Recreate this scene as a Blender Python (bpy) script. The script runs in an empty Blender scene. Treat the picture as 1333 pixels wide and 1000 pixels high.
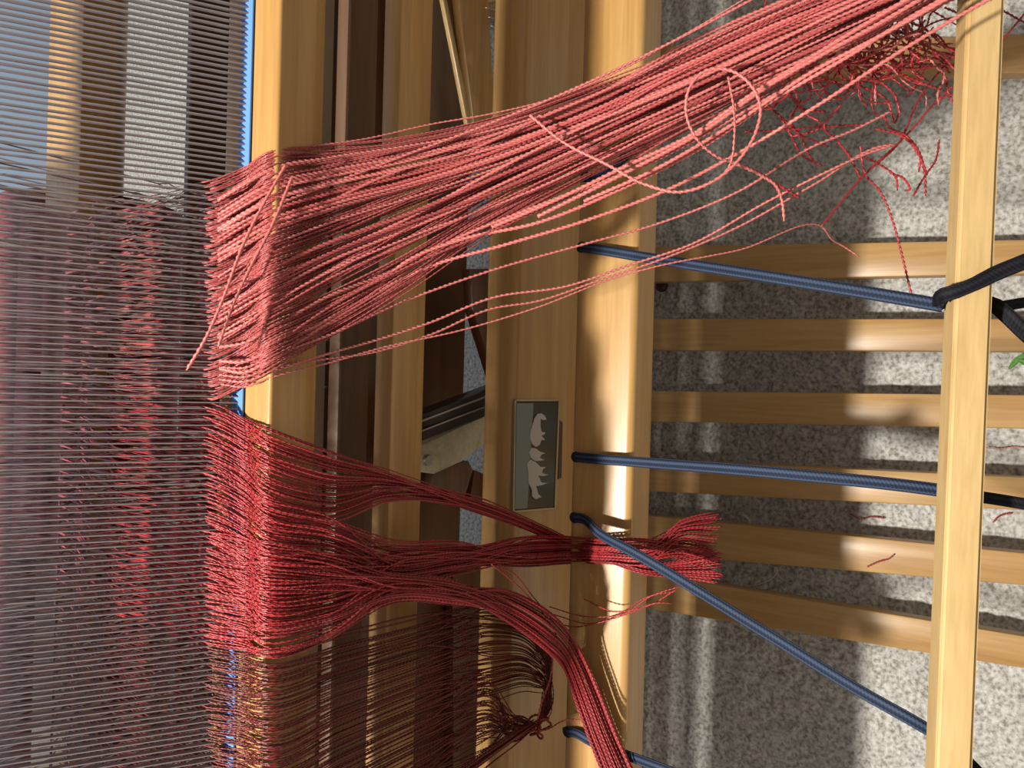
import bpy, bmesh, math, random
import numpy as np
from mathutils import Vector, Matrix

random.seed(7); rng = np.random.default_rng(7)
S = bpy.context.scene
COL = S.collection

# ------------------------------------------------------------------ camera
CAM = np.array([0.0, 0.0, 1.0]); PITCH = math.radians(57.0); ROLL = math.radians(1.5); FPX = 1000.0
cP, sP = math.cos(PITCH), math.sin(PITCH)
AX = np.array([0, cP, -sP]); RD = np.array([0, -sP, -cP]); XD = np.array([1.0, 0, 0])
CR = math.cos(ROLL) * RD + math.sin(ROLL) * XD          # picture right
CU = -math.sin(ROLL) * RD + math.cos(ROLL) * XD         # picture up (the loom stands on its side in the picture)
cd = bpy.data.cameras.new('camera'); cam = bpy.data.objects.new('camera', cd); COL.objects.link(cam)
cd.sensor_fit = 'HORIZONTAL'; cd.sensor_width = 36; cd.lens = 36 * FPX / 1333; cd.clip_start = 0.01
M = Matrix((CR, CU, -AX)).transposed().to_4x4(); M.translation = Vector(CAM); cam.matrix_world = M
S.camera = cam
S.view_settings.view_transform = 'Standard'; S.view_settings.look = 'None'
S.view_settings.gamma = 1; S.view_settings.use_curve_mapping = False
S.view_settings.exposure = 0.0

# ------------------------------------------------------------------ world and lamp
w = bpy.data.worlds.new('room_light'); S.world = w; w.use_nodes = True
w.node_tree.nodes['Background'].inputs[0].default_value = (1.0, 0.92, 0.82, 1)
w.node_tree.nodes['Background'].inputs[1].default_value = 0.36
ld = bpy.data.lights.new('ceiling_bulb', 'POINT'); ld.energy = 265; ld.color = (1.0, 0.95, 0.87); ld.shadow_soft_size = 0.055
lamp = bpy.data.objects.new('ceiling_bulb', ld); COL.objects.link(lamp); lamp.location = (-0.45, 0.617, 2.3)

# ------------------------------------------------------------------ pixel rays of the 1333x1000 photograph
def ray(x, y): return AX + (x - 666.5) / FPX * CR + (500 - y) / FPX * CU
def U(x, y, d): return CAM + d * ray(x, y)
def UZ(x, y, z): r = ray(x, y); return CAM + r * ((z - CAM[2]) / r[2])
def UY(x, y, Y): r = ray(x, y); return CAM + r * (Y / r[1])

# ------------------------------------------------------------------ materials
def mat(name, base=(.5, .5, .5), rough=.5, metal=0.0, spec=.5):
    m = bpy.data.materials.new(name); m.use_nodes = True
    b = m.node_tree.nodes['Principled BSDF']
    b.inputs['Base Color'].default_value = (*base, 1); b.inputs['Roughness'].default_value = rough
    b.inputs['Metallic'].default_value = metal; b.inputs['Specular IOR Level'].default_value = spec
    return m, m.node_tree, b
def N(t, typ, **kw):
    n = t.nodes.new(typ)
    for k, v in kw.items(): setattr(n, k, v)
    return n
def ramp(t, stops):
    r = N(t, 'ShaderNodeValToRGB'); e = r.color_ramp.elements
    while len(e) < len(stops): e.new(.5)
    for q, (p, c) in zip(e, stops): q.position = p; q.color = (*c, 1)
    return r
def wood(name, c0, c1, c2, scale=(3, 60, 60), rough=.38, fleck=0.0):
    m, t, b = mat(name, c1, rough); L = t.links.new
    tc = N(t, 'ShaderNodeTexCoord'); mp = N(t, 'ShaderNodeMapping'); mp.inputs['Scale'].default_value = scale
    L(tc.outputs['Object'], mp.inputs[0])
    n1 = N(t, 'ShaderNodeTexNoise'); n1.inputs['Scale'].default_value = 1.0; n1.inputs['Detail'].default_value = 5; n1.inputs['Distortion'].default_value = .6
    L(mp.outputs[0], n1.inputs['Vector'])
    r = ramp(t, [(.25, c0), (.5, c1), (.75, c2)]); L(n1.outputs[0], r.inputs[0])
    n2 = N(t, 'ShaderNodeTexNoise'); n2.inputs['Scale'].default_value = 6.0; n2.inputs['Detail'].default_value = 4
    L(mp.outputs[0], n2.inputs['Vector'])
    mx = N(t, 'ShaderNodeMix', data_type='RGBA', blend_type='MULTIPLY'); mx.inputs[0].default_value = .35
    r2 = ramp(t, [(.3, (.62, .55, .45)), (.6, (1, 1, 1))]); L(n2.outputs[0], r2.inputs[0])
    L(r.outputs[0], mx.inputs[6]); L(r2.outputs[0], mx.inputs[7]); L(mx.outputs[2], b.inputs['Base Color'])
    bp = N(t, 'ShaderNodeBump'); bp.inputs['Strength'].default_value = .12; bp.inputs['Distance'].default_value = .0006
    L(n2.outputs[0], bp.inputs['Height']); L(bp.outputs[0], b.inputs['Normal'])
    b.inputs['Coat Weight'].default_value = .15; b.inputs['Coat Roughness'].default_value = .25
    return m
W_MAPLE = wood('honey_maple', (.41, .215, .062), (.49, .28, .092), (.55, .335, .125))
W_PALE = wood('pale_maple', (.54, .355, .145), (.61, .425, .19), (.66, .48, .235), scale=(6, 55, 55))
W_TREAD = wood('treadle_maple', (.36, .20, .065), (.44, .255, .09), (.50, .31, .125), scale=(50, 3, 50))
W_DARK = wood('shade_dark_wood', (.07, .022, .005), (.10, .034, .008), (.13, .046, .012))  # wood darkened so its colour carries the shade inside the castle
W_CREAM = wood('cream_plywood', (.45, .40, .27), (.58, .52, .36), (.66, .60, .44), scale=(60, 10, 60), rough=.6)
W_DULL = wood('dull_shaded_wood', (.12, .065, .035), (.16, .09, .05), (.20, .115, .068), rough=.6)  # brown wood, with interior shade also put into its colour

def yarn(name, base, dark, sheen=.25):
    m, t, b = mat(name, base, .42, 0, .55); L = t.links.new
    oi = N(t, 'ShaderNodeObjectInfo'); r = ramp(t, [(0, dark), (.5, base), (1, tuple(min(1, c * 1.15) for c in base))])
    L(oi.outputs['Random'], r.inputs[0]); L(r.outputs[0], b.inputs['Base Color'])
    b.inputs['Sheen Weight'].default_value = sheen; b.inputs['Sheen Roughness'].default_value = .4
    b.inputs['Sheen Tint'].default_value = (1, .6, .55, 1)
    return m
Y_LIT_CORAL = yarn('lit_coral_yarn', (.57, .155, .138), (.46, .10, .09))  # the red warp yarn with light on the upper strands painted in
Y_LIT_ROSE = yarn('lit_rose_yarn', (.45, .085, .08), (.33, .05, .05))  # same yarn, with less light painted in for the upper mass
Y_SHADED_CRIM = yarn('shaded_crimson_yarn', (.37, .028, .032), (.26, .016, .02), .08)  # same yarn, darkened for hanks and ends hanging in shade
Y_SHADED_MAROON = yarn('shaded_maroon_yarn', (.17, .018, .014), (.10, .011, .008), .05)  # same yarn, with deep shade painted into its colour
Y_WHITE, _, _ = mat('white_yarn', (.7, .66, .6), .7)

M_STEEL, _, _ = mat('reed_steel', (.32, .275, .28), .36, .6)
M_WIRE, _, _ = mat('heddle_wire', (.72, .72, .74), .3, 1.0)
M_BLACK, _, _ = mat('black_metal', (.03, .028, .03), .3, .3)
M_BOLT, _, _ = mat('bolt_steel', (.45, .42, .42), .35, 1.0)
M_TAPE, _, _ = mat('blue_tape', (.10, .26, .72), .6)
M_BIND, _, _ = mat('reed_binding', (.06, .05, .05), .6)
M_HOLE, _, _ = mat('hole_dark', (.01, .008, .006), .9)
M_KNOB, _, _ = mat('knob_brown', (.06, .018, .012), .4)
M_LEAF, _, _ = mat('green_leaf', (.25, .50, .16), .5)
M_PLATE, _pt, _pb = mat('nameplate_green', (.022, .030, .024), .22, .2)
M_SHEEN, _, _ = mat('nameplate_sheen', (.17, .21, .20), .3, .2)  # bluish reflection on the plate, painted as a paler band
M_EMBLEM, _, _ = mat('emblem_pale', (.50, .46, .41), .6)
M_EDGE, _, _ = mat('nameplate_edge', (.42, .36, .24), .3, .6)

def cord_mat(name, c0, c1):
    m, t, b = mat(name, c0, .7, 0, .2); L = t.links.new
    uv = N(t, 'ShaderNodeUVMap'); sx = N(t, 'ShaderNodeSeparateXYZ'); L(uv.outputs[0], sx.inputs[0])
    # four lengthwise ribs and a fine braid
    wv = N(t, 'ShaderNodeMath', operation='MULTIPLY'); wv.inputs[1].default_value = 2 * math.pi * 8; L(sx.outputs['Y'], wv.inputs[0])
    si = N(t, 'ShaderNodeMath', operation='SINE'); L(wv.outputs[0], si.inputs[0])
    m2 = N(t, 'ShaderNodeMath', operation='MULTIPLY'); m2.inputs[1].default_value = 2 * math.pi / .0022; L(sx.outputs['X'], m2.inputs[0])
    ad = N(t, 'ShaderNodeMath', operation='ADD'); L(m2.outputs[0], ad.inputs[0]); L(wv.outputs[0], ad.inputs[1])
    s2 = N(t, 'ShaderNodeMath', operation='SINE'); L(ad.outputs[0], s2.inputs[0])
    sm = N(t, 'ShaderNodeMath', operation='MULTIPLY_ADD'); sm.inputs[1].default_value = .35; L(s2.outputs[0], sm.inputs[0]); L(si.outputs[0], sm.inputs[2])
    mr = N(t, 'ShaderNodeMapRange'); mr.inputs['From Min'].default_value = -1.4; mr.inputs['From Max'].default_value = 1.4; L(sm.outputs[0], mr.inputs[0])
    r = ramp(t, [(.35, c0), (.75, c1)]); L(mr.outputs[0], r.inputs[0]); L(r.outputs[0], b.inputs['Base Color'])
    bp = N(t, 'ShaderNodeBump'); bp.inputs['Strength'].default_value = .9; bp.inputs['Distance'].default_value = .0006
    L(mr.outputs[0], bp.inputs['Height']); L(bp.outputs[0], b.inputs['Normal'])
    return m
C_NAVY = cord_mat('navy_cord', (.012, .019, .040), (.045, .068, .12))
C_BLACK = cord_mat('black_cord', (.005, .005, .008), (.012, .012, .016))

def carpet_mat():
    m, t, b = mat('grey_carpet', (.5, .5, .47), .95, 0, .1); L = t.links.new
    tc = N(t, 'ShaderNodeTexCoord')
    n1 = N(t, 'ShaderNodeTexNoise'); n1.inputs['Scale'].default_value = 220; n1.inputs['Detail'].default_value = 3
    n2 = N(t, 'ShaderNodeTexNoise'); n2.inputs['Scale'].default_value = 9; n2.inputs['Detail'].default_value = 3
    L(tc.outputs['Object'], n1.inputs['Vector']); L(tc.outputs['Object'], n2.inputs['Vector'])
    r1 = ramp(t, [(.32, (.27, .25, .215)), (.47, (.46, .45, .42)), (.66, (.64, .64, .62))]); L(n1.outputs[0], r1.inputs[0])
    r2 = ramp(t, [(.3, (.86, .85, .82)), (.7, (1, 1, 1))]); L(n2.outputs[0], r2.inputs[0])
    mx = N(t, 'ShaderNodeMix', data_type='RGBA', blend_type='MULTIPLY'); mx.inputs[0].default_value = 1
    L(r1.outputs[0], mx.inputs[6]); L(r2.outputs[0], mx.inputs[7]); L(mx.outputs[2], b.inputs['Base Color'])
    bp = N(t, 'ShaderNodeBump'); bp.inputs['Strength'].default_value = .7; bp.inputs['Distance'].default_value = .003
    L(n1.outputs[0], bp.inputs['Height']); L(bp.outputs[0], b.inputs['Normal'])
    return m
M_CARPET = carpet_mat()
M_WALL, _t, _b = mat('pale_blue_wall', (.33, .45, .62), .8)
_n = N(_t, 'ShaderNodeTexNoise'); _n.inputs['Scale'].default_value = 90
_bp = N(_t, 'ShaderNodeBump'); _bp.inputs['Strength'].default_value = .1; _t.links.new(_n.outputs[0], _bp.inputs['Height']); _t.links.new(_bp.outputs[0], _b.inputs['Normal'])
M_TRIM, _, _ = mat('white_trim', (.7, .7, .68), .5)

# ------------------------------------------------------------------ builders
def link(name, me, m, parent=None, smooth=False):
    o = bpy.data.objects.new(name, me); COL.objects.link(o)
    if m: me.materials.append(m)
    if smooth: me.polygons.foreach_set('use_smooth', [True] * len(me.polygons))
    if parent: o.parent = parent
    return o
def tag(o, label=None, cat=None, group=None, kind=None):
    if label: o['label'] = label
    if cat: o['category'] = cat
    if group: o['group'] = group
    if kind: o['kind'] = kind
    return o
def thing(name, label, cat, group=None):
    o = bpy.data.objects.new(name, None); COL.objects.link(o); o.empty_display_size = .02
    return tag(o, label, cat, group)
def from_bm(name, bm, m, parent=None, bevel=0, seg=2, smooth=True):
    if bevel: bmesh.ops.bevel(bm, geom=list(bm.edges), offset=bevel, segments=seg, affect='EDGES', profile=.5, clamp_overlap=True)
    bmesh.ops.recalc_face_normals(bm, faces=bm.faces)
    me = bpy.data.meshes.new(name); bm.to_mesh(me); bm.free()
    o = link(name, me, m, parent, False)
    if smooth:
        me.polygons.foreach_set('use_smooth', [True] * len(me.polygons))
        me.set_sharp_from_angle(angle=math.radians(35))
    return o
def extrude_poly(name, pts, vec, m, parent=None, bevel=0, seg=2):
    """a closed 3D outline pushed along vec"""
    bm = bmesh.new(); vec = Vector(vec)
    a = [bm.verts.new(Vector(p)) for p in pts]; b = [bm.verts.new(Vector(p) + vec) for p in pts]
    bm.faces.new(a); bm.faces.new(b[::-1]); n = len(a)
    for i in range(n): bm.faces.new((a[i], b[i], b[(i + 1) % n], a[(i + 1) % n]))
    return from_bm(name, bm, m, parent, bevel, seg)
def beam(name, prof, x0, x1, m, parent=None, bevel=.003, seg=3):
    """a profile in (Y, Z) drawn out along X"""
    return extrude_poly(name, [(x0, y, z) for y, z in prof], (x1 - x0, 0, 0), m, parent, bevel, seg)
def box(name, c, s, m, parent=None, bevel=.002, rot=None):
    bm = bmesh.new(); bmesh.ops.create_cube(bm, size=1, matrix=Matrix.Diagonal((*s, 1)))
    if bevel: bmesh.ops.bevel(bm, geom=list(bm.edges), offset=bevel, segments=2, affect='EDGES')
    mtx = Matrix.Translation(c) @ (rot.to_4x4() if rot else Matrix())
    bmesh.ops.transform(bm, matrix=mtx, verts=bm.verts)
    return from_bm(name, bm, m, parent)
def slab(name, px, Y, th, m, parent=None, bevel=.001):
    return extrude_poly(name, [UY(x, y, Y) for x, y in px], (0, th, 0), m, parent, bevel)

def spline(pts, step):
    """Catmull-Rom through pts, resampled about every step metres (step may be a list for each span)"""
    P = np.array(pts, float); n = len(P); st = step if hasattr(step, '__len__') else [step] * (n - 1)
    P = np.vstack([2 * P[0] - P[1], P, 2 * P[-1] - P[-2]]); out = []
    for i in range(n - 1):
        p0, p1, p2, p3 = P[i:i + 4]; k = max(1, int(np.linalg.norm(p2 - p1) / st[i]))
        u = (np.arange(k) / k)[:, None]
        # centripetal-like tangents limited by span length, so that uneven spans do not overshoot
        L1 = np.linalg.norm(p2 - p1) + 1e-9; L0 = np.linalg.norm(p1 - p0) + 1e-9; L2 = np.linalg.norm(p3 - p2) + 1e-9
        t1 = ((p1 - p0) / L0 * L1 + (p2 - p1) / L1 * L0) / (L0 + L1) * L1
        t2 = ((p2 - p1) / L1 * L2 + (p3 - p2) / L2 * L1) / (L1 + L2) * L1
        out.append((2 * u**3 - 3 * u**2 + 1) * p1 + (u**3 - 2 * u**2 + u) * t1 + (-2 * u**3 + 3 * u**2) * p2 + (u**3 - u**2) * t2)
    out.append(P[-2][None]); return np.vstack(out)
def frames(C, up=None):
    T = np.gradient(C, axis=0); T /= np.linalg.norm(T, axis=1)[:, None] + 1e-12
    ref = np.array([.31, .23, .92]) if up is None else np.array(up, float)
    A = ref - (T @ ref)[:, None] * T; A /= np.linalg.norm(A, axis=1)[:, None] + 1e-12
    return T, A, np.cross(T, A)
def sweep(name, C, ring, m, parent=None, spin=None, up=None, scale=None, uv=False, smooth=True):
    """ring: (k,2) section swept along C; spin turns the section, scale thins it"""
    n, k = len(C), len(ring); T, A, B = frames(C, up)
    R = np.array(ring, float)[None].repeat(n, 0)
    if spin is not None:
        c, s = np.cos(spin)[:, None], np.sin(spin)[:, None]
        R = np.stack([R[..., 0] * c - R[..., 1] * s, R[..., 0] * s + R[..., 1] * c], -1)
    if scale is not None: R = R * scale[:, None, None]
    V = (C[:, None] + R[..., :1] * A[:, None] + R[..., 1:] * B[:, None]).reshape(-1, 3)
    i = np.arange(n - 1)[:, None] * k; j = np.arange(k)[None]; j2 = (j + 1) % k
    F = np.stack([i + j, i + j2, i + k + j2, i + k + j], -1).reshape(-1, 4)
    me = bpy.data.meshes.new(name); nf = len(F)
    me.vertices.add(len(V)); me.vertices.foreach_set('co', V.ravel())
    caps = [list(range(k))[::-1], list(range((n - 1) * k, n * k))]
    loops = np.concatenate([F.ravel(), caps[0], caps[1]]).astype(np.int32)
    me.loops.add(len(loops)); me.loops.foreach_set('vertex_index', loops)
    me.polygons.add(nf + 2)
    me.polygons.foreach_set('loop_start', np.concatenate([np.arange(nf) * 4, [nf * 4, nf * 4 + k]]).astype(np.int32))
    if smooth: me.polygons.foreach_set('use_smooth', np.ones(nf + 2, bool))
    if uv:
        s = np.concatenate([[0], np.cumsum(np.linalg.norm(np.diff(C, axis=0), axis=1))])
        su = np.stack([s[:-1], s[:-1], s[1:], s[1:]], -1)[:, None].repeat(k, 1)
        vv = np.stack([j[0] / k, (j[0] + 1) / k, (j[0] + 1) / k, j[0] / k], -1)[None].repeat(n - 1, 0)
        UVs = np.zeros((len(loops), 2)); UVs[:nf * 4] = np.stack([su, vv], -1).reshape(-1, 2)
        l = me.uv_layers.new(name='UVMap'); l.data.foreach_set('uv', UVs.ravel())
    me.update(calc_edges=True); me.validate()
    return link(name, me, m, parent)
HEX = np.array([(math.cos(a) * f, math.sin(a) * f) for a, f in zip(np.arange(6) * math.pi / 3, (1.28, .80, .80, 1.28, .80, .80))])
def strand(pts, r, m, parent, step=.0011, pitch=.0062, name='strand', thin=0):
    """a two-ply yarn: a two-lobed section that turns along its length"""
    C = spline(pts, step); s = np.concatenate([[0], np.cumsum(np.linalg.norm(np.diff(C, axis=0), axis=1))])
    sc = np.ones(len(C)); sc[-2:] = .75
    if thin: sc[(C[:, 1] > thin) & (C[:, 1] < .46)] = .62                     # taut behind the reed
    return sweep(name, C, HEX * r, m, parent, spin=s * 2 * math.pi / pitch + random.random() * 6, scale=sc)

# ------------------------------------------------------------------ the setting
floor = None
def build_floor():
    bm = bmesh.new()
    v = [bm.verts.new(p) for p in ((-2.6, -1.6, 0), (2.6, -1.6, 0), (2.6, 2.05, 0), (-2.6, 2.05, 0))]; bm.faces.new(v)
    f = from_bm('floor', bm, M_CARPET, smooth=False); tag(f, 'light grey carpeted floor under the loom', kind='structure')
    nx, ny = 560, 340; xs = np.linspace(-.68, .68, nx); ys = np.linspace(-.32, .62, ny)
    Xg, Yg = np.meshgrid(xs, ys); h = np.zeros_like(Xg)
    def vnoise(freq, seed):
        r2 = np.random.default_rng(seed); g = r2.random((int(1.4 * freq) + 4, int(1.0 * freq) + 4))
        fx = (Xg + .68) * freq; fy = (Yg + .32) * freq; ix = fx.astype(int); iy = fy.astype(int); a = fx - ix; b = fy - iy
        a = a * a * (3 - 2 * a); b = b * b * (3 - 2 * b)
        return (g[ix, iy] * (1 - a) + g[ix + 1, iy] * a) * (1 - b) + (g[ix, iy + 1] * (1 - a) + g[ix + 1, iy + 1] * a) * b
    h = .004 * vnoise(200, 1) + .0045 * vnoise(95, 2) + .004 * vnoise(30, 3)
    edge = np.minimum(np.minimum(Xg + .68, .68 - Xg), np.minimum(Yg + .32, .62 - Yg)); h = .001 + h * np.clip(edge / .04, 0, 1)
    Xj = Xg + rng.normal(0, .0006, Xg.shape); Yj = Yg + rng.normal(0, .0006, Yg.shape)
    V = np.stack([Xj, Yj, h], -1).reshape(-1, 3)
    i = np.arange(ny - 1)[:, None] * nx; j = np.arange(nx - 1)[None]
    F = np.stack([i + j, i + j + 1, i + nx + j + 1, i + nx + j], -1).reshape(-1, 4)
    me = bpy.data.meshes.new('carpet_pile'); me.vertices.add(len(V)); me.vertices.foreach_set('co', V.ravel())
    me.loops.add(F.size); me.loops.foreach_set('vertex_index', F.ravel().astype(np.int32)); me.polygons.add(len(F))
    me.polygons.foreach_set('loop_start', (np.arange(len(F)) * 4).astype(np.int32)); me.update(calc_edges=True)
    o = link('carpet_pile', me, M_CARPET, f); o['kind'] = 'stuff'
    return f
floor = build_floor()
tag(box('wall_back', (0, 2.10, 1.25), (5.2, .1, 2.5), M_WALL, bevel=0), 'pale blue wall behind the loom', kind='structure')

# ------------------------------------------------------------------ the loom
LX = .58                                      # half width of the frame
loom = thing('floor_loom', 'honey maple floor loom seen from above with treadles over grey carpet', 'loom')
# cross board with the nameplate
beam('nameplate_board', [(.336, .35), (.368, .35), (.368, .479), (.336, .479)], -LX, LX, W_MAPLE, loom, .007, 4)
# cloth beam with drilled holes
cb = beam('cloth_beam', [(.2335, .437), (.285, .437), (.285, .475), (.2335, .475)], -LX, LX, W_MAPLE, loom, .0055, 4)
# board under the beater
beam('castle_crosspiece', [(.350, .576), (.3655, .576), (.3655, .610), (.350, .610)], -LX, LX, W_MAPLE, loom, .0015, 2)
beam('back_rail', [(.75, .579), (.815, .579), (.815, .613), (.75, .613)], -LX, LX, W_MAPLE, loom, .003, 2)
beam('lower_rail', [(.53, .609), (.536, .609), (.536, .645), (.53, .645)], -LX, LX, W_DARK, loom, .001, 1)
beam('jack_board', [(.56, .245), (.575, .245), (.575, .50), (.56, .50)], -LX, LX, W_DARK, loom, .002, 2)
for sx in (-1, 1):
    X = sx * (LX + .018)
    box('side_rail', (X, .36, .478), (.036, .90, .05), W_MAPLE, loom, .004)
    box('side_foot', (X, .36, .025), (.05, .94, .05), W_MAPLE, loom, .005)
    box('front_post', (X, -.06, .25), (.036, .06, .42), W_MAPLE, loom, .004)
    box('castle_post', (X, .50, .52), (.036, .26, 1.0), W_MAPLE, loom, .004)
    box('back_post', (X, .78, .33), (.036, .06, .58), W_MAPLE, loom, .004)
# treadles: picture lines of their two long edges at x=850 and x=1222
TR = [(60, 108, 48, 98), (321, 367, 314, 359), (415, 456, 415, 457.5), (509, 549, 513, 556), (598, 640, 616, 659), (672, 722, 709, 753), (748, 794, 810, 853)]
for a0, a1, b0, b1 in TR:
    zt = .062
    A0, A1, B0, B1 = (UZ(850, a0, zt), UZ(850, a1, zt), UZ(1222, b0, zt), UZ(1222, b1, zt))
    e0 = A0 - B0; e1 = A1 - B1
    q = [A0 + e0 * .35, A1 + e1 * .35, B1 - e1 * .62, B0 - e0 * .62]
    extrude_poly('treadle', q, (0, 0, -.019), W_TREAD, loom, .002, 2)
beam('castle_top', [(.468, 1.0), (.515, 1.0), (.515, 1.035), (.468, 1.035)], -LX - .036, LX + .036, W_MAPLE, loom, .004, 2)
beam('castle_top', [(.538, 1.0), (.73, 1.0), (.73, 1.035), (.538, 1.035)], -LX - .036, LX + .036, W_MAPLE, loom, .004, 2)
beam('shade_board', [(.731, 1.0), (.85, 1.0), (.85, 1.025), (.731, 1.025)], -LX - .036, .05, W_MAPLE, loom, .003, 2)  # added unseen board, cut short to shade only the warp behind the reed
box('treadle_pivot', (0, .57, .05), (2 * LX, .05, .10), W_MAPLE, loom, .004)
# jack mechanism seen in the gap between the boards
slab('jack_channel', [(520, 551), (655, 500), (655, 533), (520, 586)], .47, .020, M_BLACK, loom, .001)
slab('channel_lip', [(520, 558), (655, 507), (655, 509.5), (520, 561)], .466, .006, M_BOLT, loom, .0005)
slab('channel_lip', [(520, 571), (655, 520), (655, 522), (520, 573.5)], .466, .006, M_BOLT, loom, .0005)
ja = slab('jack_arm', [(541, 600), (545, 582), (600, 556), (632, 541), (632, 577), (600, 601), (566, 617), (548, 614)], .492, .016, W_CREAM, loom, .001)
slab('jack_plate', [(566, 612), (610, 600), (616, 612), (606, 645), (575, 650), (558, 635)], .512, .014, W_DULL, loom, .001)
slab('dark_cover', [(590, 722), (650, 722), (650, 1250), (590, 1250)], .545, .012, W_DARK, loom, .001)  # added dark board that hides the bright carpet in the gap
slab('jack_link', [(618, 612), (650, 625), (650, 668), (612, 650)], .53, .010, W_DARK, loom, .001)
def disc(name, c, r, th, axis, m, parent, n=20, bevel=.0006):
    axis = Vector(axis).normalized(); q = axis.to_track_quat('Z', 'Y').to_matrix()
    pts = [Vector(c) + q @ Vector((r * math.cos(2 * math.pi * i / n), r * math.sin(2 * math.pi * i / n), 0)) for i in range(n)]
    return extrude_poly(name, pts, axis * th, m, parent, bevel, 1)
disc('bolt', UY(555, 599, .492), .0058, .004, (0, -1, .0), M_BOLT, ja)
slab('jack_lever', [(556, -60), (582, -60), (625, 200), (552, 200)], .52, .012, W_DULL, loom)
slab('jack_lever', [(590, -60), (632, -60), (648, 200), (622, 200)], .51, .012, W_MAPLE, loom)
slab('lever_rod', [(567, -50), (572, -50), (618, 180), (612, 180)], .495, .005, W_PALE, loom, .0008)
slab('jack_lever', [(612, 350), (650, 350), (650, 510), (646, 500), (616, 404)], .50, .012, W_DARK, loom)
for yy in (10, 22, 34):
    sweep('return_spring', spline([UY(632 + (yy - 10) * .3, yy, .50), UY(650, yy + 4, .50)], .004), HEX * .0009, M_WIRE, loom)
# nameplate on the cross board
pY = .336
plate = extrude_poly('nameplate', [UY(x, y, pY) for x, y in ((670, 523), (724, 523), (719, 660), (668, 664))], (0, -.0014, 0), M_PLATE, loom, .0005, 1)
extrude_poly('sheen_band', [UY(x, y, pY - .0014) for x, y in ((671, 525), (694, 525), (686, 662), (669, 663))], (0, -.0004, 0), M_SHEEN, plate)
for a, b in (((669, 521), (726, 521)), ((726, 521), (720.5, 661.5)), ((720.5, 661.5), (666.5, 666)), ((666.5, 666), (669, 521))):
    d = np.subtract(b, a) / np.hypot(*np.subtract(b, a)); nn = np.array((-d[1], d[0])) * 1.0
    extrude_poly('rim', [UY(*p, pY) for p in (a - nn, b - nn, b + nn, a + nn)], (0, -.0018, 0), M_EDGE, plate)
extrude_poly('slot', [UY(x, y, pY) for x, y in ((726.5, 546), (731.5, 550), (730, 622), (725.5, 624))], (0, -.0008, 0), M_KNOB, loom)
# pale running-animal emblem: a chain of bodies with short legs towards the lower edge of the plate
def emb(px):
    extrude_poly('emblem', [UY(x, y, pY - .0017) for x, y in px], (0, -.0006, 0), M_EMBLEM, plate)
emb([(699, 539), (704, 538), (708, 541), (711, 546), (707, 547), (703, 545), (703, 555), (704, 562), (709, 563), (708, 566), (704, 567), (709, 573), (704, 573), (702, 579), (697, 582), (692, 578), (689, 570), (690, 561), (693, 553), (695, 545)])
emb([(691, 583), (697, 584), (702, 588), (709, 590), (704, 592), (702, 596), (708, 599), (702, 600), (696, 600), (691, 597), (688, 590)])
emb([(690, 598), (697, 602), (703, 608), (710, 608), (706, 611), (705, 616), (713, 618), (706, 620), (700, 619), (704, 628), (712, 629), (703, 632), (697, 633), (700, 643), (704, 647), (697, 650), (692, 646), (692, 638), (687, 628), (687, 614), (685, 604)])
# hole rims where the cords leave the cloth beam
HOLES = [(762, 230), (757, 322), (750, 595), (748, 674), (739, 953)]
for hx, hy in HOLES:
    p = UZ(hx, hy, .4752); disc('cord_hole', p, .0042, .0006, (0, 0, 1), M_HOLE, loom, 16, 0)

# ------------------------------------------------------------------ the beater
beater = thing('loom_beater', 'maple beater sill with bright front edge below the steel reed', 'beater')
beam('sill', [(.320, .7356), (.320, .712), (.327, .698), (.373, .698), (.375, .722), (.362, .7356), (.347, .7356), (.347, .730), (.341, .730), (.341, .7356)], -LX + .03, LX - .03, W_MAPLE, beater, .0018, 3)
TP = [UZ(301, 500, .7362), UZ(317, 500, .7362)]
beam('blue_tape', [(TP[1][1], .7354), (TP[0][1] - .001, .7354), (TP[0][1] - .001, .7366), (TP[1][1], .7366)], -LX + .04, LX - .04, M_TAPE, beater, .0002, 1)
RU = -(0.4226 * AX + 0.9063 * RD); RU[0] = 0; RU /= np.linalg.norm(RU)      # up along the leaning reed
RN = np.cross(XD, RU)                                                        # across the reed
RB = np.array([0, .344, .7335])
for sx in (-1, 1):
    bm = bmesh.new(); bmesh.ops.create_cube(bm, size=1, matrix=Matrix.Diagonal((.026, .05, .62, 1)))
    mt = Matrix((XD, RN, RU)).transposed().to_4x4(); mt.translation = Vector(RB + np.array([sx * (LX - .045), 0, 0]) - RU * .12)
    bmesh.ops.transform(bm, matrix=mt, verts=bm.verts); from_bm('beater_arm', bm, W_MAPLE, beater, .003)

# ------------------------------------------------------------------ the reed
reed = thing('weaving_reed', 'fine steel reed of narrow parallel wires set into the beater', 'reed')
PITCHX = .00305; RH = .128
def reed_pt(x, y):
    r = ray(x, y); n = RN; t = np.dot(RB - CAM, n) / np.dot(r, n); return CAM + t * r
bm = bmesh.new(); bmesh.ops.create_cube(bm, size=1, matrix=Matrix.Diagonal((.00058, .0032, RH, 1)))
mt = Matrix((XD, RN, RU)).transposed().to_4x4(); bmesh.ops.transform(bm, matrix=mt, verts=bm.verts)
dm = bpy.data.meshes.new('dent'); bm.to_mesh(dm); bm.free(); dm.materials.append(M_STEEL)
for i in range(260):
    o = bpy.data.objects.new('dent', dm); COL.objects.link(o); o.parent = reed
    o.location = Vector(RB + RU * RH / 2 + np.array([(i - 129.5) * PITCHX + random.gauss(0, .00012), 0, 0]))
    o.rotation_euler = (0, random.gauss(0, .0012), 0)
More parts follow.
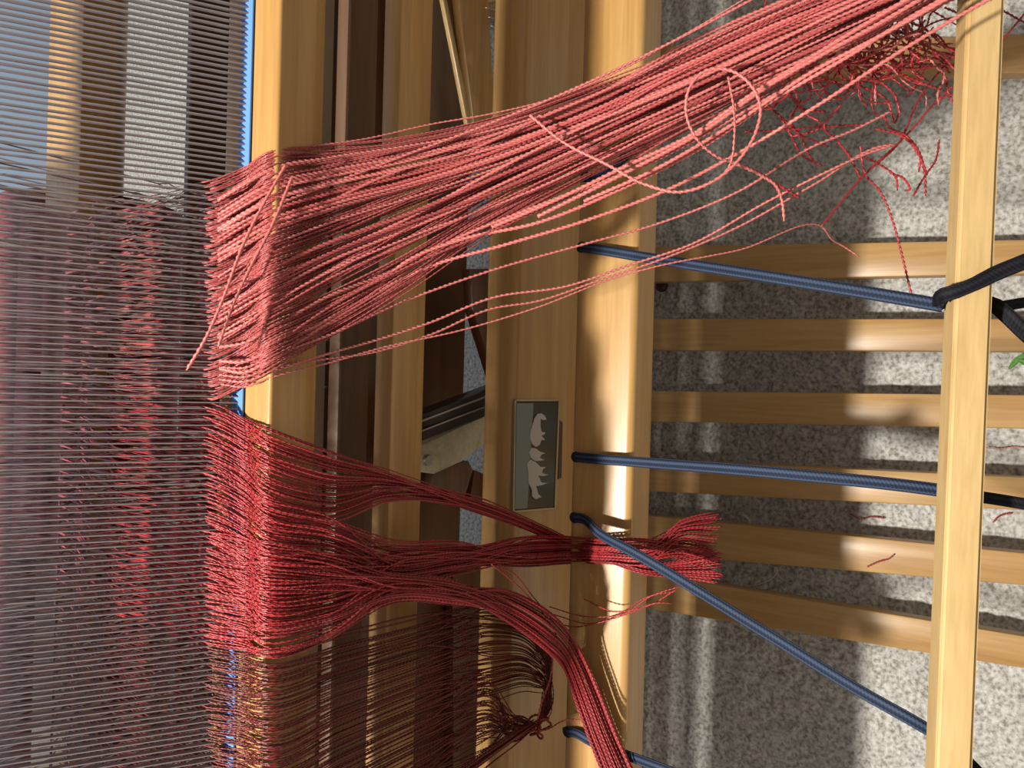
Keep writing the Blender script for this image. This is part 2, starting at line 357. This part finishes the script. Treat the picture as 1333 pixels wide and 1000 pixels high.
for t0, nm in ((-.0035, 'lower_binding'), (RH, 'upper_binding')):
    bm = bmesh.new(); bmesh.ops.create_cube(bm, size=1, matrix=Matrix.Diagonal((.80, .0065, .006, 1)))
    mt = Matrix((XD, RN, RU)).transposed().to_4x4(); mt.translation = Vector(RB + RU * t0)
    bmesh.ops.transform(bm, matrix=mt, verts=bm.verts); from_bm(nm, bm, M_BIND, reed, .001, 1)

# ------------------------------------------------------------------ the shafts with heddles
EYEZ = .745
SHY = (.412, .434, .456, .478)
HL = .124
def heddle_mesh():
    """a wire doubled into an eye in its middle"""
    bm = bmesh.new(); r = .00040
    def seg(p, q):
        d = (Vector(q) - Vector(p)); L = d.length
        mm = Matrix.Translation((Vector(p) + Vector(q)) / 2) @ d.to_track_quat('Z', 'Y').to_matrix().to_4x4()
        bmesh.ops.create_cone(bm, segments=4, radius1=r, radius2=r, depth=L, matrix=mm, cap_ends=False)
    seg((0, 0, -HL), (0, 0, -.006)); seg((0, 0, .006), (0, 0, HL))
    for s in (-1, 1): seg((0, 0, -.006), (.0016 * s, 0, 0)); seg((.0016 * s, 0, 0), (0, 0, .006))
    me = bpy.data.meshes.new('heddle'); bm.to_mesh(me); bm.free(); me.materials.append(M_WIRE); return me
HM = heddle_mesh()
xs_reed = lambda y: reed_pt(283, y)[0]
XTOP, XGAP = xs_reed(222), xs_reed(524)
order = ('frontmost', 'second', 'third', 'rearmost')
EYES = {k: [] for k in range(4)}
for k, Ys in enumerate(SHY):
    sh = thing('heddle_shaft', f'{order[k]} of four wire heddle shafts standing behind the reed', 'loom shaft', 'heddle shafts')
    beam('lower_stave', [(Ys - .006, .572 - .002 * k), (Ys + .006, .572 - .002 * k), (Ys + .006, .604 - .004 * k), (Ys - .006, .604 - .004 * k)], -LX + .06, LX - .06, W_DULL, sh, .003, 2)
    beam('lower_heddle_bar', [(Ys - .009, .620), (Ys - .0075, .620), (Ys - .0075, .629), (Ys - .009, .629)], -LX + .06, LX - .06, M_WIRE, sh, .0003, 1)
    for i in range(52):
        X = XTOP - .002 - i * .0078 - k * .00195 + random.gauss(0, .0009)
        o = bpy.data.objects.new('heddle', HM); COL.objects.link(o); o.parent = sh
        o.location = (X, Ys - .008, EYEZ + random.gauss(0, .0012)); o.rotation_euler = (random.gauss(0, .02), random.gauss(0, .02), random.uniform(-.9, .9))
        EYES[k].append((X, Ys - .008))

# ------------------------------------------------------------------ the warp beam with its wound warp
wb = thing('warp_roller', 'roller wound with dark red warp yarn seen through the reed', 'roller')
def roll(name, x0, x1, r, m, ribs):
    bm = bmesh.new(); c = Vector((0, .93, .50)); n = 40; rings = []
    xs = np.linspace(x0, x1, ribs * 2 + 1)
    for i, xx in enumerate(xs):
        rr = r - (.0009 if i % 2 else 0) if ribs > 2 else r
        rings.append([bm.verts.new((xx, c.y + rr * math.cos(2 * math.pi * q / n), c.z + rr * math.sin(2 * math.pi * q / n))) for q in range(n)])
    for a, b in zip(rings, rings[1:]):
        for q in range(n): bm.faces.new((a[q], a[(q + 1) % n], b[(q + 1) % n], b[q]))
    bm.faces.new(rings[0]); bm.faces.new(rings[-1]); return from_bm(name, bm, m, wb)
roll('roller', -LX, LX, .03, W_MAPLE, 1)
roll('wound_yarn', -.55, XTOP * 1.55 + .03, .098, Y_SHADED_MAROON, 200)
box('beam_bracket', (-LX - .018, .88, .50), (.036, .16, .06), W_MAPLE, wb, .003)
box('beam_bracket', (LX + .018, .88, .50), (.036, .16, .06), W_MAPLE, wb, .003)

# ------------------------------------------------------------------ the apron rod
ZR = .512
rod_a, rod_b = U(1277, -20, .4195), U(1233, 1030, .4185)
dirv = rod_b - rod_a; dirv /= np.linalg.norm(dirv)
rod_a2, rod_b2 = rod_a - dirv * .36, rod_b + dirv * .36
def rod():
    bm = bmesh.new(); L = np.linalg.norm(rod_b2 - rod_a2)
    bmesh.ops.create_cube(bm, size=1, matrix=Matrix.Diagonal((L, .0185, .0185, 1)))
    bmesh.ops.bevel(bm, geom=list(bm.edges), offset=.0022, segments=3, affect='EDGES')
    xx = Vector(dirv); zz = Vector((0, -.40, 1)); yy = zz.cross(xx).normalized(); zz = xx.cross(yy)
    o = from_bm('apron_rod', bm, W_PALE); o.matrix_world = Matrix.Translation((rod_a2 + rod_b2) / 2) @ Matrix((xx, yy, zz)).transposed().to_4x4()
    return tag(o, 'pale square wooden apron rod crossing above the treadles', 'rod')
rod()

# ------------------------------------------------------------------ cords
def flat(wd, th, n=12): return [(th / 2 * math.sin(a) , wd / 2 * math.copysign(abs(math.cos(a)) ** .6, math.cos(a))) for a in np.arange(n) * 2 * math.pi / n]
def cord(pts, wd, th, m, parent=None, name='cord_lace', up=(0, .1, 1), step=.004, twist=None):
    C = spline(pts, step); sp = None
    if twist is not None: sp = np.interp(np.linspace(0, 1, len(C)), *twist)
    return sweep(name, C, flat(wd, th), m, parent, up=up, uv=True, spin=sp)
def hole_start(i):
    hx, hy = HOLES[i]; return [UZ(hx - 3, hy, .462), UZ(hx, hy, .4745), UZ(hx + 9, hy + 1, .4785)]
RDd = .4195
def under(x, y): return U(x, y, RDd + .020)
NG = 'navy laces from cloth beam to apron rod'
tag(cord(hole_start(0) + [UZ(835, 188, .488), U(1014, 81, .475), U(1200, -25, .425), U(1245, -52, .405), U(1300, -70, .408)], .0076, .0030, C_NAVY), 'navy braided lace half hidden under the loose lit red yarn', 'cord', NG)
t1 = thing('tie_lace', 'navy braided lace knotted round the pale rod with black tails', 'cord', NG)
cord(hole_start(1) + [UZ(845, 336, .4855), U(1035, 366, .468), U(1205, 394, .428), U(1228, 398, .424)], .0076, .0030, C_NAVY, t1, 'braided_lace')
cord([U(1230, 400, .428), U(1223, 391, .418), U(1229, 384, .408), U(1246, 379, .4055), U(1268, 370, .403), U(1292, 358, .402), U(1333, 341, .400), U(1390, 318, .40)], .0082, .0012, C_BLACK, t1, 'black_tail', twist=((0, .2, .36, .42, .6, 1), (.2, .2, .7, .6, .1, .2)))
cord([U(1240, 398, .442), U(1265, 394, .441), U(1290, 396, .432), U(1308, 408, .420), U(1333, 432, .418), U(1390, 480, .42)], .0085, .0012, C_BLACK, t1, 'black_tail', twist=((0, .4, 1), (.2, .1, .2)))
cord([U(1240, 408, .444), U(1265, 405, .443), U(1290, 401, .438), U(1333, 394, .437), U(1390, 384, .44)], .0062, .0012, C_BLACK, t1, 'black_tail')
t2 = thing('tie_lace', 'navy braided lace running straight under the middle of the rod', 'cord', NG)
cord(hole_start(2) + [UZ(835, 602, .4845), U(1035, 618, .470), U(1213, 637, .442), U(1240, 641, .440)], .0076, .0030, C_NAVY, t2, 'braided_lace')
cord([U(1236, 641, .441), U(1262, 645, .440), U(1290, 649, .438), U(1333, 656, .436), U(1390, 664, .436)], .0068, .0014, C_BLACK, t2, 'black_tail')
t3 = thing('tie_lace', 'navy braided lace slanting from beside the crimson hank to the rod', 'cord', NG)
cord(hole_start(3) + [UZ(782, 696, .500), U(826, 720, .525), U(1000, 826, .485), U(1120, 900, .458), U(1203, 947, .441), U(1228, 962, .440)], .0076, .0030, C_NAVY, t3, 'braided_lace')
cord([U(1222, 960, .441), U(1250, 982, .440), U(1280, 1012, .438), U(1310, 1050, .436)], .0068, .0014, C_BLACK, t3, 'black_tail')
tag(cord(hole_start(4) + [UZ(770, 966, .4815), UZ(815, 983, .484), U(860, 1000, .53), U(1000, 1056, .49), U(1200, 1140, .44)], .0076, .0030, C_NAVY), 'navy braided lace leaving the beam under the curved crimson hank end', 'cord', NG)

# ------------------------------------------------------------------ warp hanks
BACK = (.79, .62)
def lerp(s, t): return np.interp(s, (0, 1), t)
def warp_lead(p, i, through):
    """the stretch of a warp thread behind the reed: over the back rail, through a heddle eye, to the reed"""
    if not through: return [p + RU * -.002 + np.array([0, .006, 0])], [.003]
    k = i % 4; X = p[0]; XB = max(X, -.30)
    e = min(EYES[k], key=lambda q: abs(q[0] - X))
    return [np.array([XB * 1.55 + .02, .90, .597]), np.array([XB * 1.42 + .018, .80, .6165]), np.array([XB * 1.37 + .016, .765, .6155]), np.array([e[0], e[1], EYEZ + (.006 if k % 2 else -.004)]), p + np.array([0, .005, .0])], [.05, .02, .05, .02, .003]
SILL = .7372
def edge_pt(x, y): return UZ(x, y, SILL + random.uniform(0, .0012))
def run(y0, y1, n, body, r, m, parent, through_every=2, seed=1):
    random.seed(seed)
    for i in range(n):
        s = (i + random.uniform(.1, .9)) / n
        y = y0 + (y1 - y0) * s
        p = reed_pt(277 + random.uniform(-9, 9), y); p = p + RU * random.uniform(-.001, .002)
        lead, st = warp_lead(p, i, True)
        front = body(s, y)
        pts = lead + [p] + front
        steps = st + [.002] + [.0012] * (len(front) - 1)
        strand(pts, r * random.uniform(.88, 1.12), m, parent, step=steps, thin=p[1] + .003)

# ---- upper red hank, with light painted into its yarn colours
hank1 = thing('warp_hank', 'long loose brightly lit red yarn hank fanning up across the beams', 'yarn')
G = random.gauss
TOPE = ((347, 420, 520, 640, 760, 880, 1020, 1150, 1290), (198, 188, 176, 150, 108, 60, 0, -48, -100))      # upper outline of the hank
BOTE = ((347, 420, 520, 640, 760, 880, 1020, 1150, 1290), (484, 448, 388, 306, 242, 186, 112, 40, -20))          # lower outline
def body_up(s, y):
    f = s
    g = .55 * s ** 1.35 + .45 * (math.floor(s * 4) + .45 + .25 * random.random()) / 4 + G(0, .035)             # drawn into four locks
    h = np.clip(.45 * g + .55 * random.random(), 0, 1)
    dz = random.uniform(-.010, .010); P = [edge_pt(318, .5 * y + .5 * (198 + 286 * s))]
    for x, wt, wh in ((347, 0, 0), (420, .25, 0), (520, .75, 0), (640, 1, .08), (760, 1, .3), (880, 1, .6), (1020, 1, .9), (1150, 1, 1), (1290, 1, 1)):
        v = f * (1 - wt) + g * wt; v = v * (1 - wh) + h * wh
        yy = np.interp(x, *TOPE) * (1 - v) + np.interp(x, *BOTE) * v
        if x == 347: P.append(edge_pt(347 + G(0, 1.5), yy + G(0, 1.5)))
        else: P.append(U(x, yy, np.interp(x, (420, 520, 640, 760, 880, 1020, 1150, 1290), (.417, .434, .449, .453, .450, .438, .418, .392)) + dz * (.3 if x < 500 or x > 1200 else 1)))
    return P
run(236, 522, 210, body_up, .00042, Y_LIT_ROSE, hank1, 1, 11)
def px_strand(px, r, m, parent, name='strand', step=.0011):
    return strand([U(*p) for p in px], r, m, parent, step=step, name=name)
random.seed(5)
# bright foreground strands that can be picked out one by one
FG = [
 ([(284, 440, .399), (322, 420, .396), (349, 400, .397), (430, 352, .415), (520, 305, .430), (640, 246, .434), (760, 190, .43), (900, 128, .42), (1050, 52, .405), (1180, -15, .39), (1300, -70, .38)], .00085),
 ([(286, 452, .399), (322, 445, .396), (349, 430, .397), (430, 385, .415), (500, 358, .430), (600, 308, .434), (700, 268, .43), (850, 210, .42), (1000, 128, .405), (1130, 55, .39), (1260, -10, .38), (1330, -40, .37)], .00090),
 ([(286, 470, .399), (322, 470, .396), (349, 457, .397), (420, 420, .415), (500, 375, .430), (560, 347, .434), (660, 318, .432), (760, 288, .43), (880, 242, .425), (960, 200, .42), (1060, 140, .40), (1180, 62, .385), (1250, 20, .38), (1340, -30, .37)], .00095),
 ([(286, 480, .399), (322, 484, .396), (349, 470, .397), (420, 425, .415), (470, 395, .425), (530, 340, .430), (600, 312, .434), (700, 290, .432), (800, 250, .43), (920, 188, .42), (1010, 128, .405), (1100, 76, .39), (1200, 14, .38), (1300, -40, .37)], .00100),
 ([(286, 488, .399), (322, 490, .396), (349, 480, .397), (420, 468, .418), (480, 460, .432), (560, 436, .445), (640, 402, .452), (700, 392, .455), (780, 365, .455), (860, 338, .45), (960, 296, .445), (1060, 240, .435), (1150, 190, .43), (1166, 188, .43)], .00070),
 ([(286, 494, .399), (322, 496, .396), (349, 486, .397), (430, 460, .418), (480, 446, .432), (560, 420, .446), (640, 388, .452), (740, 372, .455), (820, 345, .455), (900, 318, .45), (1000, 262, .44), (1080, 222, .43), (1140, 196, .43), (1160, 190, .43)], .00075),
 ([(286, 500, .399), (322, 503, .396), (349, 493, .397), (430, 472, .418), (500, 452, .434), (600, 430, .448), (700, 400, .455), (800, 362, .458), (850, 348, .455), (960, 326, .46), (1071, 296, .48), (1082, 311, .49), (1100, 322, .50), (1118, 334, .50)], .00055),
 ([(286, 478, .399), (322, 478, .396), (349, 466, .397), (430, 436, .416), (520, 395, .436), (640, 352, .446), (760, 318, .45), (860, 290, .45), (960, 250, .44), (1060, 190, .43), (1110, 170, .43), (1160, 145, .43)], .00075),
 ([(286, 400, .399), (322, 382, .396), (349, 366, .397), (430, 330, .413), (520, 290, .425), (640, 225, .428), (760, 165, .424), (880, 115, .415), (1000, 60, .405), (1120, 2, .39), (1250, -50, .38)], .00090),
 ([(286, 330, .399), (322, 316, .396), (349, 298, .397), (430, 262, .410), (520, 222, .42), (600, 200, .424), (700, 155, .426), (800, 112, .42), (900, 60, .41), (1020, 5, .40), (1150, -50, .39)], .00085),
 ([(290, 300, .399), (322, 286, .396), (349, 272, .397), (430, 240, .410), (520, 205, .42), (640, 160, .424), (760, 110, .42), (880, 52, .41), (1000, -12, .40)], .00080),
 ([(345, 205, .396), (400, 192, .412), (480, 180, .428), (560, 162, .44), (640, 148, .446), (720, 128, .446), (800, 95, .44), (900, 40, .43), (1000, -20, .42)], .00050),
 ([(640, 296, .432), (720, 262, .428), (820, 214, .42), (900, 176, .412), (980, 122, .40), (1080, 60, .39), (1180, 0, .38), (1260, -45, .37)], .0011),
 ([(700, 282, .430), (820, 222, .418), (920, 168, .408), (1000, 112, .398), (1080, 66, .388), (1160, 22, .38), (1260, -40, .37)], .0011),
 ([(760, 262, .430), (850, 222, .42), (960, 158, .41), (1060, 92, .395), (1140, 50, .385), (1240, -6, .375), (1330, -60, .37)], .0010),
]
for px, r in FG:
    px_strand(px, r, Y_LIT_CORAL, hank1, 'loose_strand')
# bright strands lying over the mass
for i in range(26):
    q = random.random(); o1, o2 = random.uniform(-1, 1), random.uniform(-1, 1); d0 = random.uniform(-.004, .006)
    ya = 225 + 250 * q
    yx = lambda x, a, b: np.interp(x, *TOPE) + a + b * q
    px_strand([(284, ya + 22, .3995), (320, ya, .3965), (349, ya - 16, .397), (430, yx(430, 8, 210), .410 + d0), (530, yx(530, 8, 170), .424 + d0), (650, yx(650, 8, 140) + 6 * o1, .432 + d0), (770, yx(770, 8, 125) + 8 * o1, .43 + d0),
               (890, yx(890, 6, 110) + 10 * o2, .42 + d0), (1010, yx(1010, 4, 110) + 10 * o2, .408 + d0), (1120, yx(1120, 2, 100) + 12 * o2, .396 + d0), (1250, yx(1250, 0, 80), .385 + d0)], random.uniform(.0006, .0010), Y_LIT_CORAL if random.random() < .7 else Y_LIT_ROSE, hank1, 'loose_strand')
# the loop
px_strand([(690, 150, .425), (735, 186, .418), (790, 214, .41), (840, 240, .402), (885, 250, .396), (925, 238, .392), (962, 208, .390), (984, 172, .389), (990, 140, .389), (975, 108, .390), (948, 91, .392), (915, 94, .394), (897, 116, .396), (893, 145, .399), (905, 178, .402), (930, 202, .406), (960, 214, .412), (990, 228, .42), (1010, 242, .425), (1018, 262, .43), (1021, 288, .43)], .00085, Y_LIT_CORAL, hank1, 'looped_strand')
px_strand([(952, 212, .412), (985, 224, .42), (1008, 238, .425), (1028, 250, .43), (1041, 258, .435)], .0008, Y_SHADED_CRIM, hank1, 'cut_end')
px_strand([(948, 100, .40), (955, 140, .40), (956, 180, .40), (950, 215, .402), (935, 235, .405)], .0007, Y_LIT_CORAL, hank1, 'loose_strand')
# two loose ends lying back over the reed
px_strand([(372, 215, .392), (345, 262, .386), (316, 320, .380), (290, 390, .375), (268, 440, .372), (243, 482, .372)], .00085, Y_LIT_CORAL, hank1, 'loose_end')
px_strand([(380, 232, .392), (356, 290, .386), (325, 350, .382), (300, 405, .378), (284, 452, .376)], .00085, Y_LIT_CORAL, hank1, 'loose_end')
px_strand([(340, 320, .390), (318, 352, .386), (296, 372, .384), (272, 376, .384)], .0006, Y_LIT_CORAL, hank1, 'loose_end')
# knotted, forked cut ends dangling at the far right of the hank
TE = [
 [(985, 125), (1014, 150), (1041, 175), (1078, 191)], [(1014, 150), (1029, 175), (1043, 201), (1070, 216)], [(1043, 130), (1030, 160), (1041, 175), (1052, 200), (1062, 214)],
 [(1095, 136), (1073, 165), (1092, 186), (1107, 206), (1120, 232)], [(970, 172), (1024, 169), (1073, 165), (1130, 162)], [(1073, 165), (1055, 172), (1030, 178)],
 [(1126, 226), (1184, 172), (1218, 133), (1260, 97), (1302, 55), (1345, 5)], [(1070, 294), (1123, 230), (1170, 186), (1197, 128), (1238, 74), (1290, -10)],
 [(1150, 150), (1157, 165), (1180, 177), (1197, 199), (1204, 230), (1205, 255)], [(1140, 168), (1175, 178), (1198, 205), (1196, 224)], [(1180, 177), (1200, 210), (1207, 228)],
 [(1126, 205), (1146, 215), (1167, 233), (1168, 248)], [(1160, 226), (1177, 233), (1184, 247), (1178, 248)],
 [(1120, 190), (1126, 226), (1146, 250), (1163, 291), (1174, 332), (1187, 386)],
 [(1189, 255), (1205, 228), (1218, 209), (1223, 182)], [(1115, 110), (1155, 132), (1165, 160), (1170, 148)], [(1120, 60), (1140, 100), (1165, 125), (1172, 152)],
 [(1180, 30), (1200, 55), (1232, 72), (1290, 78)], [(1190, 84), (1240, 84), (1302, 83)], [(1150, 88), (1172, 96), (1210, 112), (1228, 118)], [(1230, 10), (1262, 24), (1285, 36)],
 [(1255, 20), (1290, 10), (1335, 30)], [(880, 130), (930, 112), (1000, 105), (1070, 68)], [(1000, -10), (985, 40), (965, 66)],
]
random.seed(3)
for px in TE:
    d0 = random.uniform(.435, .465)
    px_strand([(x, y, d0 + .004 * j) for j, (x, y) in enumerate(px)], .0007, Y_SHADED_CRIM, hank1, 'cut_end')
for i in range(150):
    x, y = random.triangular(960, 1250, 1160), random.uniform(-25, 80); y += max(0, (1150 - x)) * .22; d = random.uniform(.425, .475); px = [(x, y, d)]
    a = random.choice((random.uniform(.9, 2.3), random.uniform(.2, 1.1), random.uniform(1.6, 2.9)))
    for j in range(random.randint(3, 5)):
        x += math.cos(a) * random.uniform(14, 30); y += math.sin(a) * random.uniform(12, 28) * .8; a += random.uniform(-.9, .9); d += random.uniform(-.004, .008)
        if x > 1300: break
        px.append((x, y, d))
    if len(px) > 2: px_strand(px, random.uniform(.0005, .0008), Y_SHADED_CRIM if random.random() < .75 else Y_LIT_CORAL, hank1, 'cut_end')

# ---- the crimson hanks below it
def fall(x, y, off=0.0): return UY(x, y, .3165 - off)
def over(x, y, off=0.0): return UZ(x, y, .4795 + off)
hank2 = thing('warp_hank', 'slim crimson yarn bundle slanting down past the oblong nameplate', 'yarn')
def body_a(s, y):
    a = np.clip(s + G(0, .08), 0, 1); b = random.random(); c = random.random(); o = random.uniform(0, .008)
    return [edge_pt(318, y + 18 + 8 * s), edge_pt(346, 556 + 110 * a), fall(420, 584 + 100 * a, .002 + o), fall(500, 607 + 42 * a + 8 * b, .004 + o), fall(600, 641 + 20 * b, .006 + o), fall(690, 676 + 16 * b, .010 + o),
            UY(740, 700 + 14 * b, .294 - o), over(790, 718 + 13 * c, .006 + o), over(840, 734 + 14 * c, .004 + o), UZ(885, 738 + 24 * (c - .4), .470 + o), UZ(925 + 14 * random.random(), 738 + 44 * (c - .5), .462 + o)]
run(526, 612, 60, body_a, .00046, Y_SHADED_CRIM, hank2, 2, 21)
hank3 = thing('warp_hank', 'straight dark crimson yarn hank ending in a cut brush over treadles', 'yarn')
def body_b(s, y):
    a = np.clip(s + G(0, .06), 0, 1); b = np.clip(.5 * a + .5 * random.random(), 0, 1); c = random.random(); e = random.random(); o = random.uniform(0, .014)
    return [edge_pt(318, y + 22), edge_pt(346, 650 + 165 * a), fall(425, 672 + 130 * a, .002 + o), fall(510, 700 + 72 * b, .005 + o), fall(600, 704 + 46 * b, .006 + o), fall(690, 698 + 40 * c, .010 + o),
            UY(740, 698 + 36 * c, .296 - o), over(790, 702 + 32 * c, .003 + o), over(845, 702 + 34 * c, .002 + o), UZ(885, 700 + 50 * (e - .42), .466 + o), UZ(918 + 24 * random.random(), 702 + 84 * (e - .42), .450 + o)]
run(606, 770, 90, body_b, .00048, Y_SHADED_CRIM, hank3, 2, 22)
hank4 = thing('warp_hank', 'crimson yarn hank curving down over the cloth beam, lit at its end', 'yarn')
def body_c(s, y):
    a = np.clip(s + G(0, .06), 0, 1); b = np.clip(.6 * a + .4 * random.random(), 0, 1); c = random.random(); o = random.uniform(0, .014)
    return [edge_pt(318, y + 8), edge_pt(346, 705 + 150 * a), fall(425, 722 + 112 * a, .003 + o), fall(505, 742 + 46 * b, .012 + o), fall(590, 754 + 34 * b, .020 + o), UY(660, 768 + 42 * c, .290 - o), UY(715, 796 + 56 * c, .276 - o),
            over(748 + 18 * (.5 - c), 848 + 36 * c, .010 + o), over(766 + 34 * (.5 - c), 905 + 10 * c, .004 + o), over(783 + 40 * (.5 - c), 955, .003 + o), over(806 + 44 * (.5 - c), 1010, .003 + o), UZ(830 + 50 * (.5 - c), 1070, .48 + o)]
run(690, 838, 90, body_c, .00050, Y_SHADED_CRIM, hank4, 2, 23)
random.seed(31)
for px in ([(715, 790), (765, 803), (810, 800), (850, 775), (884, 764)], [(720, 800), (770, 812), (815, 800), (860, 785), (876, 786)], [(725, 812), (750, 816), (795, 805), (850, 775), (880, 770)], [(760, 780), (800, 796), (840, 790), (880, 768)]):
    strand([UZ(x, y, .484 + .004 * (i % 2)) for i, (x, y) in enumerate(px)], .0005, Y_SHADED_CRIM, hank4, name='stray_strand')
for px in ([(640, 735), (665, 755), (700, 790), (716, 812), (735, 850)], [(648, 738), (672, 750), (690, 772), (722, 812)]):
    strand([UY(x, y, .272) for x, y in px], .0005, Y_SHADED_CRIM, hank4, name='stray_strand')

hank5 = thing('warp_hank', 'shade-dark net of red warp yarn gathered to a knot below the sill', 'yarn')
def body_d(s, y):
    a = np.clip(s + G(0, .02), 0, 1); a2 = np.clip(s + G(0, .06), 0, 1); o = random.uniform(-.004, .006)
    P = [edge_pt(318, y + 8), edge_pt(346, 848 + 300 * a), fall(440, 826 + 262 * a, o), fall(550, 800 + 222 * a, .002 + o), fall(640, 786 + 185 * a2, .004 + o)]
    if s < .62:
        q = a2 / .62
        P += [fall(690 + 4 * q, 812 + 80 * q, .006 + o), fall(716 - 4 * q + G(0, 2), 858 + 44 * q, .010 + o), fall(712 + G(0, 3), 905 + 22 * q, .012 + o), fall(701 + G(0, 2), 942, .012 + o)]
    else: P += [fall(672, 930 + 36 * random.random(), .008 + o), fall(698 + G(0, 3), 944 + G(0, 3), .012 + o)]
    return P
run(834, 1130, 130, body_d, .00042, Y_SHADED_MAROON, hank5, 2, 24)
random.seed(41)
for i in range(24):
    o = random.uniform(0, .012); b = G(0, 5)
    strand([fall(702 + G(0, 2), 940 + G(0, 3), .012 + o), fall(680, 955 + b, .012 + o), fall(640, 984 + b * 1.4, .012 + o), fall(590, 1022 + b * 1.8, .010 + o), fall(520, 1085 + b * 2, .008 + o)], .00045, Y_SHADED_MAROON, hank5, name='knot_tail')
# the knot itself: a few turns of yarn
kc = fall(702, 946, .022)
strand([kc + np.array([.007 * math.sin(a * 1.0), .006 * math.cos(a * 1.7), .008 * math.cos(a) + .002 * math.sin(3 * a)]) for a in np.linspace(0, 14, 40)], .0009, Y_SHADED_MAROON, hank5, name='knot')
strand([UY(x, y, .290) for x, y in ((716, 838), (719, 862), (715, 888), (706, 912), (700, 936))], .0008, Y_LIT_CORAL, hank5, name='stray_strand')
strand([UY(696, 952, .292), UY(712, 950, .288), UZ(735, 938, .490), UZ(752, 937, .487), UZ(768, 940, .487)], .0006, Y_SHADED_CRIM, hank5, name='stray_strand')

# ------------------------------------------------------------------ little things on the floor
def floor_thread(px, r, m, label, z=.011):
    return tag(strand([UZ(x, y, z + .001 * math.sin(i * 2)) for i, (x, y) in enumerate(px)], r, m, None, name='thread_scrap'), label, 'thread', 'thread scraps lying about')
floor_thread([(972, 763), (990, 760), (1006, 752), (1012, 742), (1009, 738), (1010, 746), (1022, 756), (1034, 761)], .0007, Y_WHITE, 'curly white thread scrap on the carpet between two treadles', .017)
floor_thread([(1129, 738), (1145, 731), (1158, 727), (1165, 721)], .0009, Y_SHADED_CRIM, 'short red thread scrap lying on a treadle near the shadow edge', .0635)
floor_thread([(1106, 668), (1120, 676), (1134, 673), (1151, 675)], .0008, Y_SHADED_CRIM, 'wavy dark red thread scrap on the shaded carpet', .0145)
floor_thread([(1284, 583), (1300, 584), (1318, 582), (1345, 585)], .0006, Y_LIT_CORAL, 'thin pale red thread on the carpet right of the rod', .0145)
floor_thread([(1293, 680), (1298, 674), (1306, 670), (1318, 668)], .0009, Y_SHADED_CRIM, 'short curved red thread on the carpet below a black cord tail', .012)
kn = thing('treadle_knob', 'small round dark brown knob on the carpet beside a treadle', 'knob')
kp = UZ(860, 372, .022)
def lathe(name, prof, c, m, parent, n=20):
    bm = bmesh.new(); rings = []
    for r, z in prof: rings.append([bm.verts.new(Vector(c) + Vector((r * math.cos(2 * math.pi * i / n), r * math.sin(2 * math.pi * i / n), z))) for i in range(n)])
    for a, b in zip(rings, rings[1:]):
        for i in range(n): bm.faces.new((a[i], a[(i + 1) % n], b[(i + 1) % n], b[i]))
    bm.faces.new(rings[0]); bm.faces.new(rings[-1][::-1]); return from_bm(name, bm, m, parent)
kp[2] = .006
lathe('cap', [(.003, .008), (.0075, .009), (.0085, .012), (.0075, .0155), (.0045, .0175), (.001, .018)], kp, M_KNOB, kn)
lathe('shank', [(.005, 0), (.0035, .002), (.003, .009)], kp, M_BOLT, kn)
lf = thing('leaf_sprig', 'small bright green leaf sprig on the carpet at the right edge', 'leaf')
def leaf(px, name):
    c = [Vector(UZ(x, y, .013)) for x, y in px]; bm = bmesh.new(); n = len(c) - 1; L = []; R = []; Cn = []
    side = (c[-1] - c[0]).cross(Vector((0, 0, 1))).normalized()
    for i, p in enumerate(c):
        wv = .0030 * math.sin(math.pi * min(.97, max(.06, i / n))) ** .8
        L.append(bm.verts.new(p + side * wv + Vector((0, 0, .002)))); R.append(bm.verts.new(p - side * wv + Vector((0, 0, .002)))); Cn.append(bm.verts.new(p))
    for i in range(n): bm.faces.new((L[i], Cn[i], Cn[i + 1], L[i + 1])); bm.faces.new((Cn[i], R[i], R[i + 1], Cn[i + 1]))
    bmesh.ops.solidify(bm, geom=list(bm.faces), thickness=.0004); from_bm(name, bm, M_LEAF, lf)
leaf([(1313, 481), (1318, 474), (1324, 468), (1332, 463), (1342, 460)], 'leaf')
leaf([(1324, 468), (1332, 472), (1342, 474), (1350, 474)], 'leaf')
